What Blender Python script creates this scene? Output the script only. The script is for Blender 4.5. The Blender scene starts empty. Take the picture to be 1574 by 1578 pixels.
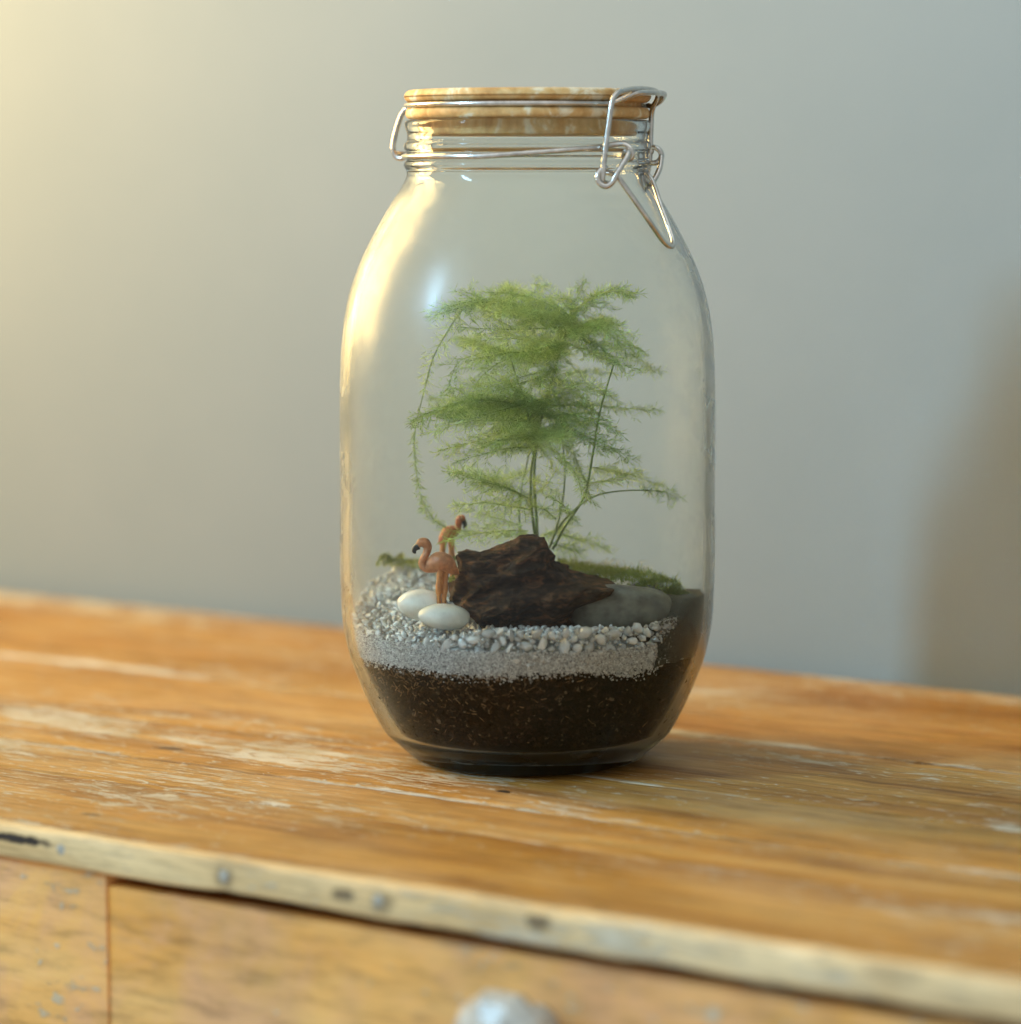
import bpy, bmesh, math, random
from mathutils import Vector, Matrix, noise

R = random.Random(7)
C = bpy.context.scene.collection
S = bpy.context.scene

# ------------------------------------------------------------------ camera
F_PX, CXP, CYP = 4480.0, 787.0, 789.0        # focal length and centre in photograph pixels
PITCH = math.atan(539.0 / F_PX)
CAM = Vector((-0.0070, -1.20, 0.247))
cd = bpy.data.cameras.new("camera")
cam = bpy.data.objects.new("camera", cd)
C.objects.link(cam)
cam.location = CAM
cam.rotation_euler = (math.radians(90) - PITCH, 0, 0)
cd.sensor_fit = 'HORIZONTAL'
cd.sensor_width = 36.0
cd.lens = 36.0 * F_PX / 1574.0
cd.clip_start = 0.05
cd.clip_end = 50
cd.dof.use_dof = True
cd.dof.focus_distance = 1.175
cd.dof.aperture_fstop = 3.9
S.camera = cam

# ------------------------------------------------------------------ world and lamps
w = bpy.data.worlds.new("World")
S.world = w
w.use_nodes = True
bg = w.node_tree.nodes['Background']
bg.inputs['Color'].default_value = (0.93, 0.95, 0.91, 1)
bg.inputs['Strength'].default_value = 0.45

UV = Vector((0.850, -0.527, 0)).normalized()       # along the chest, to the right
VV = Vector((0.527, 0.850, 0)).normalized()        # across the chest, towards the wall


def area(name, loc, size, size_y, power, color, aim, spread=180):
    l = bpy.data.lights.new(name, 'AREA')
    l.shape = 'RECTANGLE'
    l.size = size
    l.size_y = size_y
    l.energy = power
    l.color = color
    l.spread = math.radians(spread)
    o = bpy.data.objects.new(name, l)
    C.objects.link(o)
    o.location = loc
    d = Vector(aim) - Vector(loc)
    o.rotation_euler = d.to_track_quat('-Z', 'Y').to_euler()
    return o


# a window of four panes in the left-hand wall, warm evening light; a second, cooler window nearer the camera
WARM_P = UV * -1.16 + VV * 0.00 + Vector((0, 0, 0.74))
for dv in (-0.15, 0.15):
    for dz in (-0.26, 0.26):
        p = WARM_P + VV * dv + Vector((0, 0, dz))
        area("window_light_warm", p, 0.27, 0.48, 6.4, (1.0, 0.66, 0.24), p + UV * 1.0 + VV * 0.45 + Vector((0, 0, 0.03)), 112)
COOL_P = Vector((-2.27, -1.03, 1.46))
area("window_light_cool", COOL_P, 0.20, 0.85, 14.5, (0.41, 0.73, 1.0), (0, 0, 1.08), 68)
# added overhead fill lamp, standing in for bounce off an unseen ceiling
area("ceiling_bounce_fill", (-0.4, -1.0, 2.1), 2.6, 2.2, 9.0, (0.88, 0.95, 1.0), (-0.3, -0.3, 0.0))

S.render.engine = 'CYCLES'
S.cycles.use_denoising = True
S.cycles.max_bounces = 20
S.cycles.transmission_bounces = 16
S.cycles.glossy_bounces = 6
S.cycles.diffuse_bounces = 4
S.cycles.transparent_max_bounces = 24
S.cycles.caustics_refractive = True
S.cycles.caustics_reflective = False
S.cycles.sample_clamp_indirect = 40
S.cycles.use_adaptive_sampling = False
S.view_settings.view_transform = 'Standard'
S.view_settings.look = 'None'
S.view_settings.exposure = 0.18
S.view_settings.gamma = 1.0


# ------------------------------------------------------------------ helpers
def ray(px, py):
    x, y = (px - CXP) / F_PX, -(py - CYP) / F_PX
    c, s = math.cos(PITCH), math.sin(PITCH)
    return Vector((x, c + y * s, y * c - s))


def P(px, py, Y):
    """the point of the place seen at photograph pixel (px, py), at depth Y"""
    d = ray(px, py)
    return CAM + d * ((Y - CAM.y) / d.y)


def PZ(px, py, z=0.0):
    d = ray(px, py)
    return CAM + d * ((z - CAM.z) / d.z)


def c3(phi, r, z):
    a = math.radians(phi)
    return Vector((r * math.sin(a), -r * math.cos(a), z))


def obj(name, bm, mat, parent=None, smooth=True, **props):
    me = bpy.data.meshes.new(name)
    bm.normal_update()
    bm.to_mesh(me)
    bm.free()
    if smooth:
        me.polygons.foreach_set('use_smooth', [True] * len(me.polygons))
    if mat:
        me.materials.append(mat)
    o = bpy.data.objects.new(name, me)
    C.objects.link(o)
    if parent:
        o.parent = parent
    for k, v in props.items():
        o[k] = v
    return o


def pyobj(name, verts, faces, mat, parent=None, smooth=False, **props):
    me = bpy.data.meshes.new(name)
    me.from_pydata(verts, [], faces)
    me.update()
    if smooth:
        me.polygons.foreach_set('use_smooth', [True] * len(me.polygons))
    me.materials.append(mat)
    o = bpy.data.objects.new(name, me)
    C.objects.link(o)
    if parent:
        o.parent = parent
    for k, v in props.items():
        o[k] = v
    return o


def empty(name, loc, label, cat, group=None):
    o = bpy.data.objects.new(name, None)
    o.empty_display_size = 0.02
    C.objects.link(o)
    o.location = loc
    o['label'] = label
    o['category'] = cat
    if group:
        o['group'] = group
    return o


def tag(o, label, cat, group=None, kind=None):
    o['label'] = label
    o['category'] = cat
    if group:
        o['group'] = group
    if kind:
        o['kind'] = kind
    return o


def put(o, root):
    """parent o (built in world space) to root, keeping it where it is (root is unrotated)"""
    o.parent = root
    o.location = -root.location
    return o


def lathe(prof, n=96, bm=None):
    bm = bm or bmesh.new()
    rows = []
    for (r, z) in prof:
        if r < 1e-6:
            rows.append([bm.verts.new((0, 0, z))])
        else:
            rows.append([bm.verts.new((r * math.cos(2 * math.pi * i / n), r * math.sin(2 * math.pi * i / n), z)) for i in range(n)])
    for a, b in zip(rows, rows[1:]):
        for i in range(n):
            j = (i + 1) % n
            if len(a) == 1 and len(b) == 1:
                continue
            if len(a) == 1:
                bm.faces.new((a[0], b[j], b[i]))
            elif len(b) == 1:
                bm.faces.new((a[i], a[j], b[0]))
            else:
                bm.faces.new((a[i], a[j], b[j], b[i]))
    return bm


def catmull(pts, k=6):
    pts = [Vector(p) for p in pts]
    if len(pts) < 3:
        return [pts[0].lerp(pts[-1], i / k) for i in range(k + 1)]
    out = []
    q = [pts[0] * 2 - pts[1]] + pts + [pts[-1] * 2 - pts[-2]]
    for i in range(1, len(q) - 2):
        for j in range(k):
            t = j / k
            a, b, c, d = q[i - 1], q[i], q[i + 1], q[i + 2]
            out.append(0.5 * ((2 * b) + (c - a) * t + (2 * a - 5 * b + 4 * c - d) * t * t + (3 * b - a - 3 * c + d) * t ** 3))
    out.append(pts[-1])
    return out


def tube(bm, pts, rad, n=10, closed=False):
    """sweep a round section along pts; rad is a number or one number per point"""
    pts = [Vector(p) for p in pts]
    m = len(pts)
    if not hasattr(rad, '__len__'):
        rad = [rad] * m
    up = None
    rows = []
    for i, p in enumerate(pts):
        a = pts[(i - 1) % m] if (closed or i > 0) else pts[i]
        b = pts[(i + 1) % m] if (closed or i < m - 1) else pts[i]
        t = (b - a).normalized()
        if up is None:
            up = t.cross(Vector((0.3, 0.5, 0.81)))
            if up.length < 1e-3:
                up = t.cross(Vector((1, 0, 0)))
            up.normalize()
        up = (up - t * up.dot(t)).normalized()
        s = t.cross(up)
        rows.append([bm.verts.new(p + (up * math.cos(2 * math.pi * k / n) + s * math.sin(2 * math.pi * k / n)) * rad[i]) for k in range(n)])
    rng = m if closed else m - 1
    for i in range(rng):
        a, b = rows[i], rows[(i + 1) % m]
        for k in range(n):
            bm.faces.new((a[k], a[(k + 1) % n], b[(k + 1) % n], b[k]))
    if not closed:
        bm.faces.new(list(reversed(rows[0])))
        bm.faces.new(rows[-1])
    return bm


def box(bm, x0, x1, y0, y1, z0, z1, bev=0.0, seg=2):
    r = bmesh.ops.create_cube(bm, size=1.0)
    vs = r['verts']
    for v in vs:
        v.co = Vector((x0 + (v.co.x + .5) * (x1 - x0), y0 + (v.co.y + .5) * (y1 - y0), z0 + (v.co.z + .5) * (z1 - z0)))
    if bev:
        es = {e for v in vs for e in v.link_edges}
        bmesh.ops.bevel(bm, geom=list(es), offset=bev, segments=seg, affect='EDGES', profile=0.5)
    return bm


def board(bm, x0, x1, y0, y1, z0, z1, b, n=160, amp=0.0004, seed=0.0):
    """a long board with softly broken, uneven arrises"""
    sec = []
    for (cy, cz, a0) in ((y1 - b, z1 - b, 0), (y0 + b, z1 - b, 90), (y0 + b, z0 + b, 180), (y1 - b, z0 + b, 270)):
        for k in range(4):
            a = math.radians(a0 + 30 * k)
            sec.append((cy, cz, math.cos(a), math.sin(a)))
    rows = []
    for i in range(n + 1):
        x = x0 + (x1 - x0) * i / n
        row = []
        for j, (cy, cz, ca, sa) in enumerate(sec):
            q = j // 4
            w = noise.noise(Vector((x * 28, q * 9.3 + seed, 1))) * amp + noise.noise(Vector((x * 120, q * 5.1 + seed, 7))) * amp * 0.6
            bb = b + w
            row.append(bm.verts.new((x, cy + ca * bb, cz + sa * bb)))
        rows.append(row)
    m = len(sec)
    for r0, r1 in zip(rows, rows[1:]):
        for j in range(m):
            bm.faces.new((r0[j], r0[(j + 1) % m], r1[(j + 1) % m], r1[j]))
    bm.faces.new(list(reversed(rows[0])))
    bm.faces.new(rows[-1])
    bmesh.ops.recalc_face_normals(bm, faces=bm.faces)
    return bm


# ------------------------------------------------------------------ materials
class NT:
    def __init__(self, name):
        self.m = bpy.data.materials.new(name)
        self.m.use_nodes = True
        self.t = self.m.node_tree
        self.b = self.t.nodes['Principled BSDF']
        self.out = self.t.nodes['Material Output']

    def n(self, typ, **kw):
        nd = self.t.nodes.new(typ)
        for k, v in kw.items():
            if k.startswith('i_'):
                key = k[2:]
                key = int(key) if key.isdigit() else key
                nd.inputs[key].default_value = v
            else:
                setattr(nd, k, v)
        return nd

    def l(self, a, b):
        self.t.links.new(a, b)

    def coord(self, scale=(1, 1, 1), loc=(0, 0, 0), rand=False, rot=(0, 0, 0)):
        tc = self.n('ShaderNodeTexCoord')
        mp = self.n('ShaderNodeMapping')
        mp.inputs['Scale'].default_value = scale
        mp.inputs['Location'].default_value = loc
        mp.inputs['Rotation'].default_value = rot
        src = tc.outputs['Object']
        if rand:
            oi = self.n('ShaderNodeObjectInfo')
            ad = self.n('ShaderNodeVectorMath', operation='ADD')
            ml = self.n('ShaderNodeMath', operation='MULTIPLY')
            ml.inputs[1].default_value = 7.0
            self.l(oi.outputs['Random'], ml.inputs[0])
            self.l(src, ad.inputs[0])
            self.l(ml.outputs[0], ad.inputs[1])
            src = ad.outputs[0]
        self.l(src, mp.inputs[0])
        return mp.outputs[0]

    def noise(self, vec, scale, detail=4, rough=0.55, dist=0.0):
        nd = self.n('ShaderNodeTexNoise')
        nd.inputs['Scale'].default_value = scale
        nd.inputs['Detail'].default_value = detail
        nd.inputs['Roughness'].default_value = rough
        nd.inputs['Distortion'].default_value = dist
        self.l(vec, nd.inputs['Vector'])
        return nd.outputs['Fac']

    def ramp(self, fac, stops, interp='LINEAR'):
        nd = self.n('ShaderNodeValToRGB')
        cr = nd.color_ramp
        cr.interpolation = interp
        while len(cr.elements) > 1:
            cr.elements.remove(cr.elements[-1])
        for i, (p, c) in enumerate(stops):
            e = cr.elements[0] if i == 0 else cr.elements.new(p)
            e.position = p
            c = c if hasattr(c, '__len__') else (c, c, c)
            e.color = (c[0], c[1], c[2], 1)
        self.l(fac, nd.inputs[0])
        return nd.outputs['Color']

    def mix(self, fac, a, b, mode='MIX'):
        nd = self.n('ShaderNodeMix', data_type='RGBA', blend_type=mode)
        for sock, v in ((nd.inputs[0], fac), (nd.inputs[6], a), (nd.inputs[7], b)):
            if hasattr(v, 'is_output'):
                self.l(v, sock)
            elif hasattr(v, '__len__'):
                sock.default_value = (v[0], v[1], v[2], 1)
            else:
                sock.default_value = v
        return nd.outputs[2]

    def math(self, op, a, b=0.0, clamp=False):
        nd = self.n('ShaderNodeMath', operation=op, use_clamp=clamp)
        for i, v in ((0, a), (1, b)):
            if hasattr(v, 'is_output'):
                self.l(v, nd.inputs[i])
            else:
                nd.inputs[i].default_value = v
        return nd.outputs[0]

    def bump(self, h, strength=0.3, dist=0.001):
        nd = self.n('ShaderNodeBump')
        nd.inputs['Strength'].default_value = strength
        nd.inputs['Distance'].default_value = dist
        self.l(h, nd.inputs['Height'])
        self.l(nd.outputs[0], self.b.inputs['Normal'])

    def set(self, key, v):
        s = self.b.inputs[key]
        if hasattr(v, 'is_output'):
            self.l(v, s)
        elif hasattr(v, '__len__'):
            s.default_value = (v[0], v[1], v[2], 1)
        else:
            s.default_value = v


def mat_wall():
    t = NT("painted_wall")
    v = t.coord()
    f = t.noise(v, 4.5, 6, 0.65)
    t.set('Base Color', t.ramp(f, [(0.3, (0.220, 0.261, 0.269)), (0.7, (0.245, 0.283, 0.290))]))
    t.set('Roughness', 0.75)
    t.bump(t.noise(v, 420, 3, 0.6), 0.12, 0.0008)
    return t.m


def mat_wood(name, dark, mid, light, paint=0.5, edge=None, spots=(), pinkish=0.0, rough=0.42, fine=1.0, aniso=1.0, var=0.12):
    """worn varnished wood, grain along local X; spots = (x, y, z, rx, ry, darkness) marks at fixed places"""
    t = NT(name)

    def st(x, y, **k):
        return t.coord((x, y / aniso, y / aniso), rand=True, **k)
    v3 = t.coord((1, 1, 1), rand=True)
    broad = t.noise(st(3.0, 26), 1.2, 5, 0.62, 0.7)
    streak = t.noise(st(9, 210), 1.3, 5, 0.68, 0.3)
    mid_n = t.noise(st(7, 34, loc=(5, 2, 8)), 1.2, 5, 0.65, 0.5)
    col = t.ramp(broad, [(0.30, dark), (0.47, mid), (0.66, light)])
    col = t.mix(0.85 * fine, col, t.ramp(streak, [(0.30, 0.52), (0.50, 0.95), (0.7, 1.12)]), 'MULTIPLY')
    col = t.mix(0.8 * min(1.0, fine + 0.1), col, t.ramp(mid_n, [(0.32, (0.60, 0.52, 0.42)), (0.5, (1.0, 1.0, 1.0)), (0.7, (1.12, 1.12, 1.12))]), 'MULTIPLY')
    blotch = t.noise(st(9, 16), 1.0, 5, 0.62, 0.3)
    col = t.mix(t.ramp(blotch, [(0.48, 0.0), (0.72, 0.65)]), col, (0.60, 0.375, 0.155))
    if pinkish:
        pk = t.noise(v3, 19, 6, 0.7, 0.6)
        col = t.mix(t.ramp(pk, [(0.44, 0.0), (0.62, pinkish)]), col, (0.80, 0.42, 0.22))
    fine_n = t.noise(st(45, 620, loc=(2, 2, 5)), 1.0, 4, 0.6)
    col = t.mix(0.8, col, t.ramp(fine_n, [(0.33, 0.66), (0.5, 1.0), (0.68, 1.14)]), 'MULTIPLY')
    oi = t.n('ShaderNodeObjectInfo')
    col = t.mix(1.0, col, t.ramp(oi.outputs['Random'], [(0.0, 1 - var), (1.0, 1 + var)]), 'MULTIPLY')
    # remains of pale paint, along the grain
    zone = t.noise(st(3.0, 9, loc=(9, 4, 1)), 1.2, 3, 0.5)
    shift = t.math('MULTIPLY', t.math('SUBTRACT', zone, 0.5), 0.75)
    thr = 0.76 - 0.2 * paint
    p1 = t.math('ADD', t.noise(st(20, 95, loc=(3, 1, 2)), 1.0, 8, 0.74, 0.5), shift)
    p2 = t.math('ADD', t.noise(st(45, 330, loc=(1, 7, 4)), 1.0, 6, 0.7, 0.3), shift)
    m1 = t.ramp(p1, [(thr + 0.035, 0.0), (thr + 0.07, 1.0)])
    m2 = t.ramp(p2, [(thr + 0.005, 0.0), (thr + 0.06, 0.9)])
    p3 = t.math('ADD', t.noise(st(130, 420, loc=(6, 3, 1)), 1.0, 3, 0.6), t.math('MULTIPLY', shift, 0.5))
    m3 = t.ramp(p3, [(thr + 0.03, 0.0), (thr + 0.08, 0.95)])
    pmask = t.math('MAXIMUM', t.math('MAXIMUM', m1, m2), m3)
    if edge:
        # paint caught in the joints: near the long edges of the plank, broken along them
        tc = t.n('ShaderNodeTexCoord')
        sx = t.n('ShaderNodeSeparateXYZ')
        t.l(tc.outputs['Generated'], sx.inputs[0])
        e = t.math('ABSOLUTE', t.math('SUBTRACT', sx.outputs['Y'], 0.5))
        en = t.noise(st(8, 30), 1.0, 6, 0.7)
        ee = t.math('ADD', e, t.math('MULTIPLY', t.math('SUBTRACT', en, 0.53), 0.32))
        em = t.ramp(ee, [(0.475, 0.0), (0.505, edge)])
        pmask = t.math('MAXIMUM', pmask, em)
    pale = t.ramp(t.noise(v3, 70, 4, 0.6), [(0.3, (0.52, 0.44, 0.29)), (0.7, (0.70, 0.65, 0.52))])
    col = t.mix(t.math('MULTIPLY', pmask, 0.85), col, pale)
    for (x, y, z, rx, ry, dk) in spots:
        tc = t.n('ShaderNodeTexCoord')
        sub = t.n('ShaderNodeVectorMath', operation='SUBTRACT')
        t.l(tc.outputs['Object'], sub.inputs[0])
        sub.inputs[1].default_value = (x, y, z)
        mul = t.n('ShaderNodeVectorMath', operation='MULTIPLY')
        t.l(sub.outputs[0], mul.inputs[0])
        mul.inputs[1].default_value = (1 / rx, 1 / ry, 1 / ry)
        ln = t.n('ShaderNodeVectorMath', operation='LENGTH')
        t.l(mul.outputs[0], ln.inputs[0])
        wob = t.math('ADD', ln.outputs['Value'], t.math('MULTIPLY', t.math('SUBTRACT', t.noise(v3, 300, 3), 0.5), 0.9))
        mk = t.ramp(wob, [(0.55, dk), (1.05, 0.0)])
        col = t.mix(mk, col, (0.035, 0.022, 0.014))
    t.set('Base Color', col)
    rr = t.ramp(streak, [(0.3, rough + 0.18), (0.7, rough)])
    t.set('Roughness', t.mix(pmask, rr, (0.7, 0.7, 0.7)))
    t.set('Specular IOR Level', 0.4)
    h = t.math('ADD', t.math('ADD', t.math('MULTIPLY', streak, 0.8), t.math('MULTIPLY', pmask, 0.6)), t.math('MULTIPLY', fine_n, 0.5))
    t.bump(h, 0.6, 0.0012)
    return t.m


def mat_glass(name, tint=(0.985, 0.995, 0.985), ior=1.30):
    """blown glass: clear refraction, slightly soft uneven reflections"""
    t = NT(name)
    t.t.nodes.remove(t.b)
    v = t.coord()
    rf = t.n('ShaderNodeBsdfRefraction')
    rf.inputs['Color'].default_value = (*tint, 1)
    rf.inputs['Roughness'].default_value = 0.0
    rf.inputs['IOR'].default_value = ior
    gl = t.n('ShaderNodeBsdfGlossy')
    gl.inputs['Color'].default_value = (0.74, 0.77, 0.80, 1)
    # the blown body is faintly filmed, the pressed neck is clean and sharp
    sx = t.n('ShaderNodeSeparateXYZ')
    t.l(v, sx.inputs[0])
    film = t.ramp(t.noise(v, 30, 4, 0.6), [(0.35, 0.20), (0.7, 0.34)])
    t.l(t.mix(t.ramp(sx.outputs['Z'], [(0.228, 0.0), (0.242, 1.0)]), film, (0.07, 0.07, 0.07)), gl.inputs['Roughness'])
    bp = t.n('ShaderNodeBump')
    bp.inputs['Strength'].default_value = 0.25
    bp.inputs['Distance'].default_value = 0.002
    t.l(t.noise(t.coord((1, 1, 0.4)), 45, 2, 0.5), bp.inputs['Height'])
    t.l(bp.outputs[0], gl.inputs['Normal'])
    fr = t.n('ShaderNodeFresnel')
    fr.inputs['IOR'].default_value = ior
    mx = t.n('ShaderNodeMixShader')
    t.l(fr.outputs[0], mx.inputs[0])
    t.l(rf.outputs[0], mx.inputs[1])
    t.l(gl.outputs[0], mx.inputs[2])
    t.l(mx.outputs[0], t.out.inputs['Surface'])
    return t.m


def mat_simple(name, col, rough=0.5, metal=0.0, var=0.0, vscale=200, bump=0.0, bscale=400, spec=0.5, rand=0.0, bdist=0.0005):
    t = NT(name)
    v = t.coord(rand=True)
    c = None
    if var:
        f = t.noise(v, vscale, 5, 0.6)
        lo = tuple(max(0, a * (1 - var)) for a in col)
        hi = tuple(a * (1 + var) for a in col)
        c = t.ramp(f, [(0.3, lo), (0.7, hi)])
    if rand:
        oi = t.n('ShaderNodeObjectInfo')
        rr = t.ramp(oi.outputs['Random'], [(0.0, 1 - rand), (1.0, 1 + rand)])
        c = t.mix(1.0, c if c is not None else (*col,), rr, 'MULTIPLY')
    t.set('Base Color', c if c is not None else col)
    t.set('Roughness', rough)
    t.set('Metallic', metal)
    t.set('Specular IOR Level', spec)
    if bump:
        t.bump(t.noise(v, bscale, 5, 0.6), bump, bdist)
    return t.m


M = {}
M['wall'] = mat_wall()
M['glass'] = mat_glass('clear_jar_glass')
M['steel'] = mat_simple('steel_wire', (0.66, 0.64, 0.60), 0.24, 1.0, 0.22, 260)
M['nail'] = mat_simple('painted_nail', (0.40, 0.38, 0.32), 0.6, 0.0, 0.5, 500)


def mat_soil():
    t = NT('potting_soil')
    v = t.coord()
    f = t.noise(v, 900, 6, 0.7)
    c = t.ramp(f, [(0.38, (0.004, 0.003, 0.002)), (0.62, (0.013, 0.009, 0.006)), (0.80, (0.045, 0.030, 0.019))])
    f2 = t.noise(v, 90, 4, 0.6)
    c = t.mix(t.ramp(f2, [(0.52, 0.0), (0.75, 0.4)]), c, (0.030, 0.015, 0.008))
    t.set('Base Color', c)
    t.set('Roughness', 0.85)
    t.set('Specular IOR Level', 0.1)
    t.bump(t.noise(v, 700, 6, 0.7), 0.9, 0.0012)
    return t.m


def mat_sand(name, a, b, c_, sc=2400):
    t = NT(name)
    v = t.coord()
    vo = t.n('ShaderNodeTexVoronoi')
    vo.inputs['Scale'].default_value = sc * 0.55
    t.l(v, vo.inputs['Vector'])
    sep = t.n('ShaderNodeSeparateColor')
    t.l(vo.outputs['Color'], sep.inputs[0])
    col = t.ramp(sep.outputs[0], [(0.0, a), (0.5, b), (1.0, c_)])
    big = t.noise(v, 120, 4, 0.6)
    col = t.mix(0.6, col, t.ramp(big, [(0.3, 0.7), (0.7, 1.1)]), 'MULTIPLY')
    t.set('Base Color', col)
    t.set('Roughness', 0.6)
    t.set('Specular IOR Level', 0.25)
    t.bump(vo.outputs['Distance'], 0.9, 0.0006)
    return t.m


M['soil'] = mat_soil()
M['sand'] = mat_sand('pale_sand', (0.25, 0.25, 0.235), (0.50, 0.505, 0.48), (0.80, 0.81, 0.78))
M['silt'] = mat_sand('dark_silt', (0.028, 0.032, 0.023), (0.043, 0.048, 0.036), (0.075, 0.080, 0.060), 3500)
M['pebble'] = mat_simple('gravel_stone', (0.66, 0.675, 0.655), 0.22, 0, 0.25, 700, 0.25, 900, 0.6, 0.33)
M['egg'] = mat_simple('white_pebble', (0.70, 0.69, 0.60), 0.24, 0, 0.12, 170, 0.12, 500, 0.5)
M['stone'] = mat_simple('grey_stone', (0.135, 0.132, 0.105), 0.6, 0, 0.45, 160, 0.4, 500, 0.3)
M['plastic'] = mat_simple('flamingo_body_plastic', (0.43, 0.175, 0.068), 0.5, 0, 0.35, 420, 0.35, 1500)
M['plastic_pale'] = mat_simple('flamingo_leg_plastic', (0.50, 0.21, 0.065), 0.45, 0, 0.15, 500)
M['beak'] = mat_simple('black_beak', (0.02, 0.02, 0.022), 0.35)
M['fibre'] = mat_simple('soil_fibre', (0.22, 0.13, 0.06), 0.8, 0, 0.8, 160)


def mat_drift():
    t = NT('driftwood_bark')
    v = t.coord((1.0, 1.0, 2.6), rot=(0, 0.5, 0))
    f = t.noise(v, 150, 6, 0.68, 0.8)
    c = t.ramp(f, [(0.3, (0.008, 0.005, 0.003)), (0.50, (0.036, 0.020, 0.010)), (0.70, (0.16, 0.070, 0.029))])
    t.set('Base Color', c)
    t.set('Roughness', 0.8)
    t.set('Specular IOR Level', 0.15)
    t.bump(t.noise(v, 260, 6, 0.7, 0.5), 0.9, 0.0014)
    return t.m


M['drift'] = mat_drift()


def mat_leaf(name, a, b):
    t = NT(name)
    oi = t.n('ShaderNodeObjectInfo')
    geo = t.n('ShaderNodeNewGeometry')
    mixr = t.math('ADD', t.math('MULTIPLY', oi.outputs['Random'], 0.65), t.math('MULTIPLY', geo.outputs['Random Per Island'], 0.35))
    col = t.ramp(mixr, [(0.1, a), (0.9, b)])
    t.set('Base Color', col)
    t.set('Roughness', 0.5)
    tr = t.n('ShaderNodeBsdfTranslucent')
    t.l(col, tr.inputs['Color'])
    mx = t.n('ShaderNodeMixShader')
    mx.inputs[0].default_value = 0.48
    t.l(t.b.outputs[0], mx.inputs[1])
    t.l(tr.outputs[0], mx.inputs[2])
    t.l(mx.outputs[0], t.out.inputs['Surface'])
    return t.m


M['leaf'] = mat_leaf('fern_green', (0.20, 0.325, 0.066), (0.52, 0.65, 0.22))
M['stem'] = mat_simple('fern_stem', (0.13, 0.20, 0.05), 0.5, 0, 0.3, 300)
M['moss'] = mat_leaf('moss_green', (0.12, 0.17, 0.035), (0.32, 0.38, 0.11))


def mat_lid():
    t = NT('bamboo_lid')
    v = t.coord((1, 1, 0.9))
    f = t.noise(v, 78, 6, 0.62, 0.5)
    c = t.ramp(f, [(0.34, (0.50, 0.25, 0.075)), (0.46, (0.68, 0.39, 0.14)), (0.55, (0.76, 0.51, 0.23)), (0.61, (0.90, 0.76, 0.52))])
    f2 = t.noise(t.coord((1, 1, 1)), 420, 4, 0.6)
    c = t.mix(0.5, c, t.ramp(f2, [(0.3, 0.7), (0.6, 1.05)]), 'MULTIPLY')
    t.set('Base Color', c)
    t.set('Roughness', 0.6)
    t.set('Specular IOR Level', 0.3)
    t.bump(f2, 0.2, 0.0004)
    return t.m


M['lid'] = mat_lid()

# ------------------------------------------------------------------ the chest and the wall
FRONT = PZ(787, 1392, 0.0)
BACK = PZ(787, 992, 0.0)
v_back = (BACK - FRONT).dot(VV)
chest = empty("chest_of_drawers", FRONT, "worn honey-coloured wooden chest of drawers with pale paint remains under the jar", "chest of drawers")
chest.rotation_euler = (0, 0, math.atan2(UV.y, UV.x))


def loc_of(p):
    d = p - FRONT
    return d.dot(UV), d.dot(VV), d.z


def front_pt(px, py, v=0.0):
    """hit the chest's upright front plane at depth v (chest frame)"""
    d = ray(px, py)
    k = (v - (CAM - FRONT).dot(VV)) / d.dot(VV)
    return loc_of(CAM + d * k)


U0, U1 = -1.05, 0.75
THICK = -front_pt(787, 1447)[2]
joints = [0.0]
for (px, py) in ((592, 1263), (500, 1203), (380, 1128), (300, 1042)):
    joints.append(loc_of(PZ(px, py))[1])
joints.append(v_back)
DARK, MID, LIGHT = (0.25, 0.095, 0.013), (0.45, 0.214, 0.034), (0.55, 0.31, 0.080)
spots = []
for (px, py, rx, ry, dk) in ((262, 1153, 0.010, 0.0035, 0.75), (776, 1220, 0.0045, 0.0028, 1.0), (140, 1255, 0.006, 0.002, 0.7), (930, 1395, .006, .003, .3), (1270, 1330, .012, .003, .35)):
    u, v, z = loc_of(PZ(px, py))
    spots.append((u, v, 0, rx, ry, dk))
m_plank = mat_wood('worn_plank_wood', DARK, MID, LIGHT, paint=0.85, edge=1.0, spots=spots, var=0.10)
m_edge = mat_wood('worn_edge_wood', (0.66, 0.42, 0.17), (0.84, 0.61, 0.31), (0.89, 0.70, 0.42), paint=0.7, rough=0.5, fine=0.5,
                  spots=[(*front_pt(830, 1421, -0.003), 0.0060, 0.0036, 0.75), (*front_pt(528, 1379, -0.003), 0.006, 0.003, 0.7), (*front_pt(345, 1352, -0.003), 0.006, 0.005, 0.45), (*front_pt(590, 1391, -0.003), 0.006, 0.005, 0.5), (*front_pt(1380, 1500, -0.003), 0.012, 0.004, 0.3),
                         (*front_pt(25, 1292, -0.003), 0.022, 0.0022, 1.0)])
m_front = mat_wood('worn_drawer_wood', (0.66, 0.28, 0.060), (0.90, 0.43, 0.095), (0.92, 0.52, 0.17), paint=0.52, pinkish=0.6, rough=0.5, fine=0.36, aniso=3.0, var=0.03)
for i, (a, b) in enumerate(zip(joints, joints[1:])):
    bm = bmesh.new()
    dz = -0.0004 * (i % 2)
    y0 = a + (0.006 if i == 0 else 0.0007)
    board(bm, U0, U1, y0, b - 0.0011, -THICK + 0.0005, dz, 0.0015, 200, 0.0006, i * 3.7)
    obj("plank", bm, m_plank, chest)
bm = bmesh.new()                                # front edging, with a worn round nose
board(bm, U0, U1, -0.003, 0.0050, -THICK, 0.0006, 0.0024, 240, 0.0009)
obj("front_edging", bm, m_edge, chest)
bm = bmesh.new()
box(bm, U0, U1, 0.035, v_back - 0.0015, -THICK - 0.004, -THICK, 0)
obj("underboard", bm, m_front, chest)
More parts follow.
